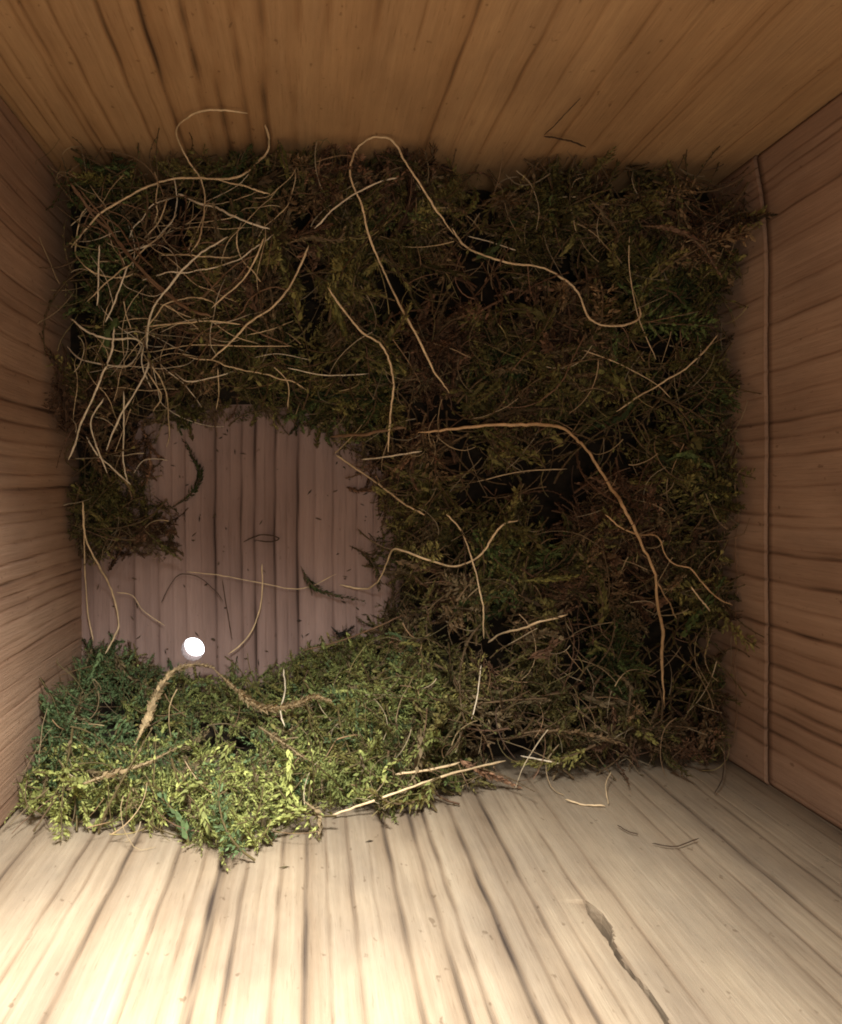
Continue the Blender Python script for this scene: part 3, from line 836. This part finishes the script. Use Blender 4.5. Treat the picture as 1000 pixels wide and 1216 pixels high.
SPR = [
 ([(160,885),(170,865),(177,850),(188,820),(205,798),(232,789),(254,793)], 'tan feathery sprig rising to the drain hole', .013, TAN * 1.6, TAN * 1.2, .0017, .0008, 420),
 ([(250,791),(280,818),(311,840),(350,837),(372,828),(392,832)], 'tan feathery sprig sloping down right from the drain hole', .017, TAN * 1.6, TAN * 1.2, .0017, .0008, 420),
 ([(80,938),(126,921),(170,908),(210,888)], 'pale tan sprig crossing the green moss from the left board', .007, TAN * 1.05, TAN, .0014, .0008, 120),
 ([(306,862),(333,880),(364,902)], 'short tan sprig slanting down through the green moss', .007, TAN * .9, TAN * .8, .0015, .0008, 90),
 ([(357,672),(368,692),(390,705),(434,714)], 'dark green sprig curled over the right side of the bare floor', .002, DGREEN * .9, BROWN * .6, .0020, .0007, 90),
 ([(196,608),(225,588),(238,565),(230,545),(218,522)], 'dark mossy sprig hooked over the upper left of the bare floor', .003, DGREEN * .7, BROWN * .5, .0018, .0008, 120),
 ([(170,628),(192,648),(215,665)], 'small green sprig at the left rim of the bare floor', .003, OLIVE * .9, BROWN * .7, .0018, .0008, 60),
 ([(393,744),(402,752),(412,750),(420,744)], 'small dark curled sprig at the lower right of the bare floor', .002, np.array([.02, .016, .01]), np.array([.02, .016, .01]), .0014, .0008, 60),
 ([(415,648),(436,660),(448,680),(450,700)], 'dull olive sprig on the right rim of the bare floor', .003, OLIVE * .6, BROWN * .6, .0018, .0008, 80),
 ([(700,236),(718,256),(733,276),(728,300)], 'pale brown sprig in the upper right moss', .006, TAN * .6, BROWN, .0016, .0008, 90),
 ([(760,268),(800,272),(830,290),(857,328)], 'long rusty sprig drooping near the right side board', .006, RUST * 1.3 + .02, BROWN, .0016, .0008, 140),
 ([(555,215),(565,232),(556,250),(540,258)], 'light olive sprig curled in the moss near the upper board', .006, OLIVE * 1.5, BROWN, .0016, .0008, 80),
 ([(340,290),(365,282),(400,285),(410,270)], 'tan sprig beside the straight slanting fibre', .006, TAN * .8, BROWN, .0016, .0008, 90),
 ([(330,165),(335,185),(342,210)], 'olive sprig reaching up the upper board', .005, OLIVE * 1.8, BROWN, .0018, .0009, 70),
 ([(395,350),(402,375),(412,402)], 'yellow-green sprig left of the shouldered fibre', .006, OLIVE * 1.6, OLIVE, .0020, .0010, 80),
 ([(620,690),(650,688),(685,684)], 'light green sprig lying level in the middle of the nest', .006, OLIVE * 1.8, OLIVE, .0018, .0008, 70),
 ([(790,548),(815,540),(845,556)], 'green sprig near the right side board', .006, DGREEN * 1.8, DGREEN, .0020, .0010, 80),
 ([(730,800),(748,815),(745,850)], 'pale brown sprig left of the foot of the orange stem', .006, TAN * .6, BROWN, .0015, .0008, 80),
 ([(590,880),(640,868),(700,872),(740,884)], 'long brown sprig lying along the lower right moss edge', .006, BROWN * 1.6, BROWN, .0016, .0008, 140),
 ([(360,950),(378,968),(380,995)], 'tan sprig tip hanging over the lit board', .004, TAN * .9, TAN * .7, .0014, .0008, 60),
]
for i, (pts, lab, lift, lc, sc, ll, lw_, nl) in enumerate(SPR):
    sprig('moss_sprig', pts, lab, lift, lc, sc, ll, lw_, nl, .00022, 400 + i)

# ------------------------------------------------------------------ countless hair-fine bits on the moss
rr = random.Random(77); Vs = []; Fs = []; Cs = []; n0 = 0
cnt = 0
while cnt < 850:
    x = rr.uniform(XL + .002, XR - .002); y = rr.uniform(YB + .002, YT - .002)
    if bare_dist(x, y)[0] < .002: continue
    h = float(nest_h(x, y)[0])
    L = rr.uniform(.004, .016)
    c = curve_pts(L, 9, 2.4, rr)
    c = c @ rotmat(rr.uniform(0, 6.28), rr.gauss(.1, .25), rr.uniform(0, 6.28)).T
    c = c - c.mean(0) + np.array([x, y, h + rr.uniform(.001, .0075)])
    c[:, 0] = np.clip(c[:, 0], XL + .0004, XR - .0004); c[:, 1] = np.clip(c[:, 1], YB + .0004, YT - .0004)
    R = np.linspace(1, .5, 9) * rr.uniform(.00006, .00014)
    V, F = tube_q(c, R, 4)
    col = np.array(rr.choice([(.56, .42, .23), (.42, .27, .14), (.64, .52, .33), (.26, .15, .09), (.36, .29, .12), (.50, .36, .2)])) * rr.choice((.35, .5, .7, 1.0))
    Vs.append(V); Fs.append(F + n0); Cs.append(np.tile(col, (len(V), 1))); n0 += len(V); cnt += 1
o = mesh_np('hair_fibres', np.vstack(Vs), np.vstack(Fs), M_FINE, nest, True, colors=np.vstack(Cs))
o['kind'] = 'stuff'

# crumbs of moss and dirt fallen on the bare floor and caught on the lower board
rr = random.Random(91); Vs = []; Fs = []; Cs = []; n0 = 0; k = 0
while k < 90:
    if k % 9:
        px, py = rr.uniform(110, 470), rr.uniform(490, 790)
        q = P(px, py, .0003)
        d = bare_dist(q[0], q[1])[0]
        if d > 0 or rr.random() > math.exp(d / .006) + .12: continue
        ax = np.eye(3)
    else:
        x = rr.uniform(-.04, .09); z = .02 + rr.random() ** 2 * .07
        q = np.array([x, YB + .0002, z]); ax = np.array([[1, 0, 0], [0, 0, 1], [0, 1, 0]])
    l, w, h = rr.uniform(.0002, .0010), rr.uniform(.00008, .00022), .00012
    a = rr.uniform(0, 6.28); ca, sa = math.cos(a), math.sin(a)
    loc = np.array([(-l, 0, 0), (0, -w, 0), (l, rr.uniform(-w, w), 0), (0, w, 0), (0, 0, h * 2), (0, 0, -h)])
    loc = loc @ np.array([[ca, sa, 0], [-sa, ca, 0], [0, 0, 1]]) @ ax
    Vs.append(loc + q)
    Fs.append(np.array([(0, 1, 4), (1, 2, 4), (2, 3, 4), (3, 0, 4), (1, 0, 5), (2, 1, 5), (3, 2, 5), (0, 3, 5)]) + n0); n0 += 6
    Cs.append(np.tile(np.array(rr.choice([(.05, .035, .02), (.09, .07, .03), (.14, .09, .05)])), (6, 1))); k += 1
o = mesh_np('moss_crumbs', np.vstack(Vs), np.vstack(Fs), M_FINE, nest, False, colors=np.vstack(Cs))
o['kind'] = 'stuff'
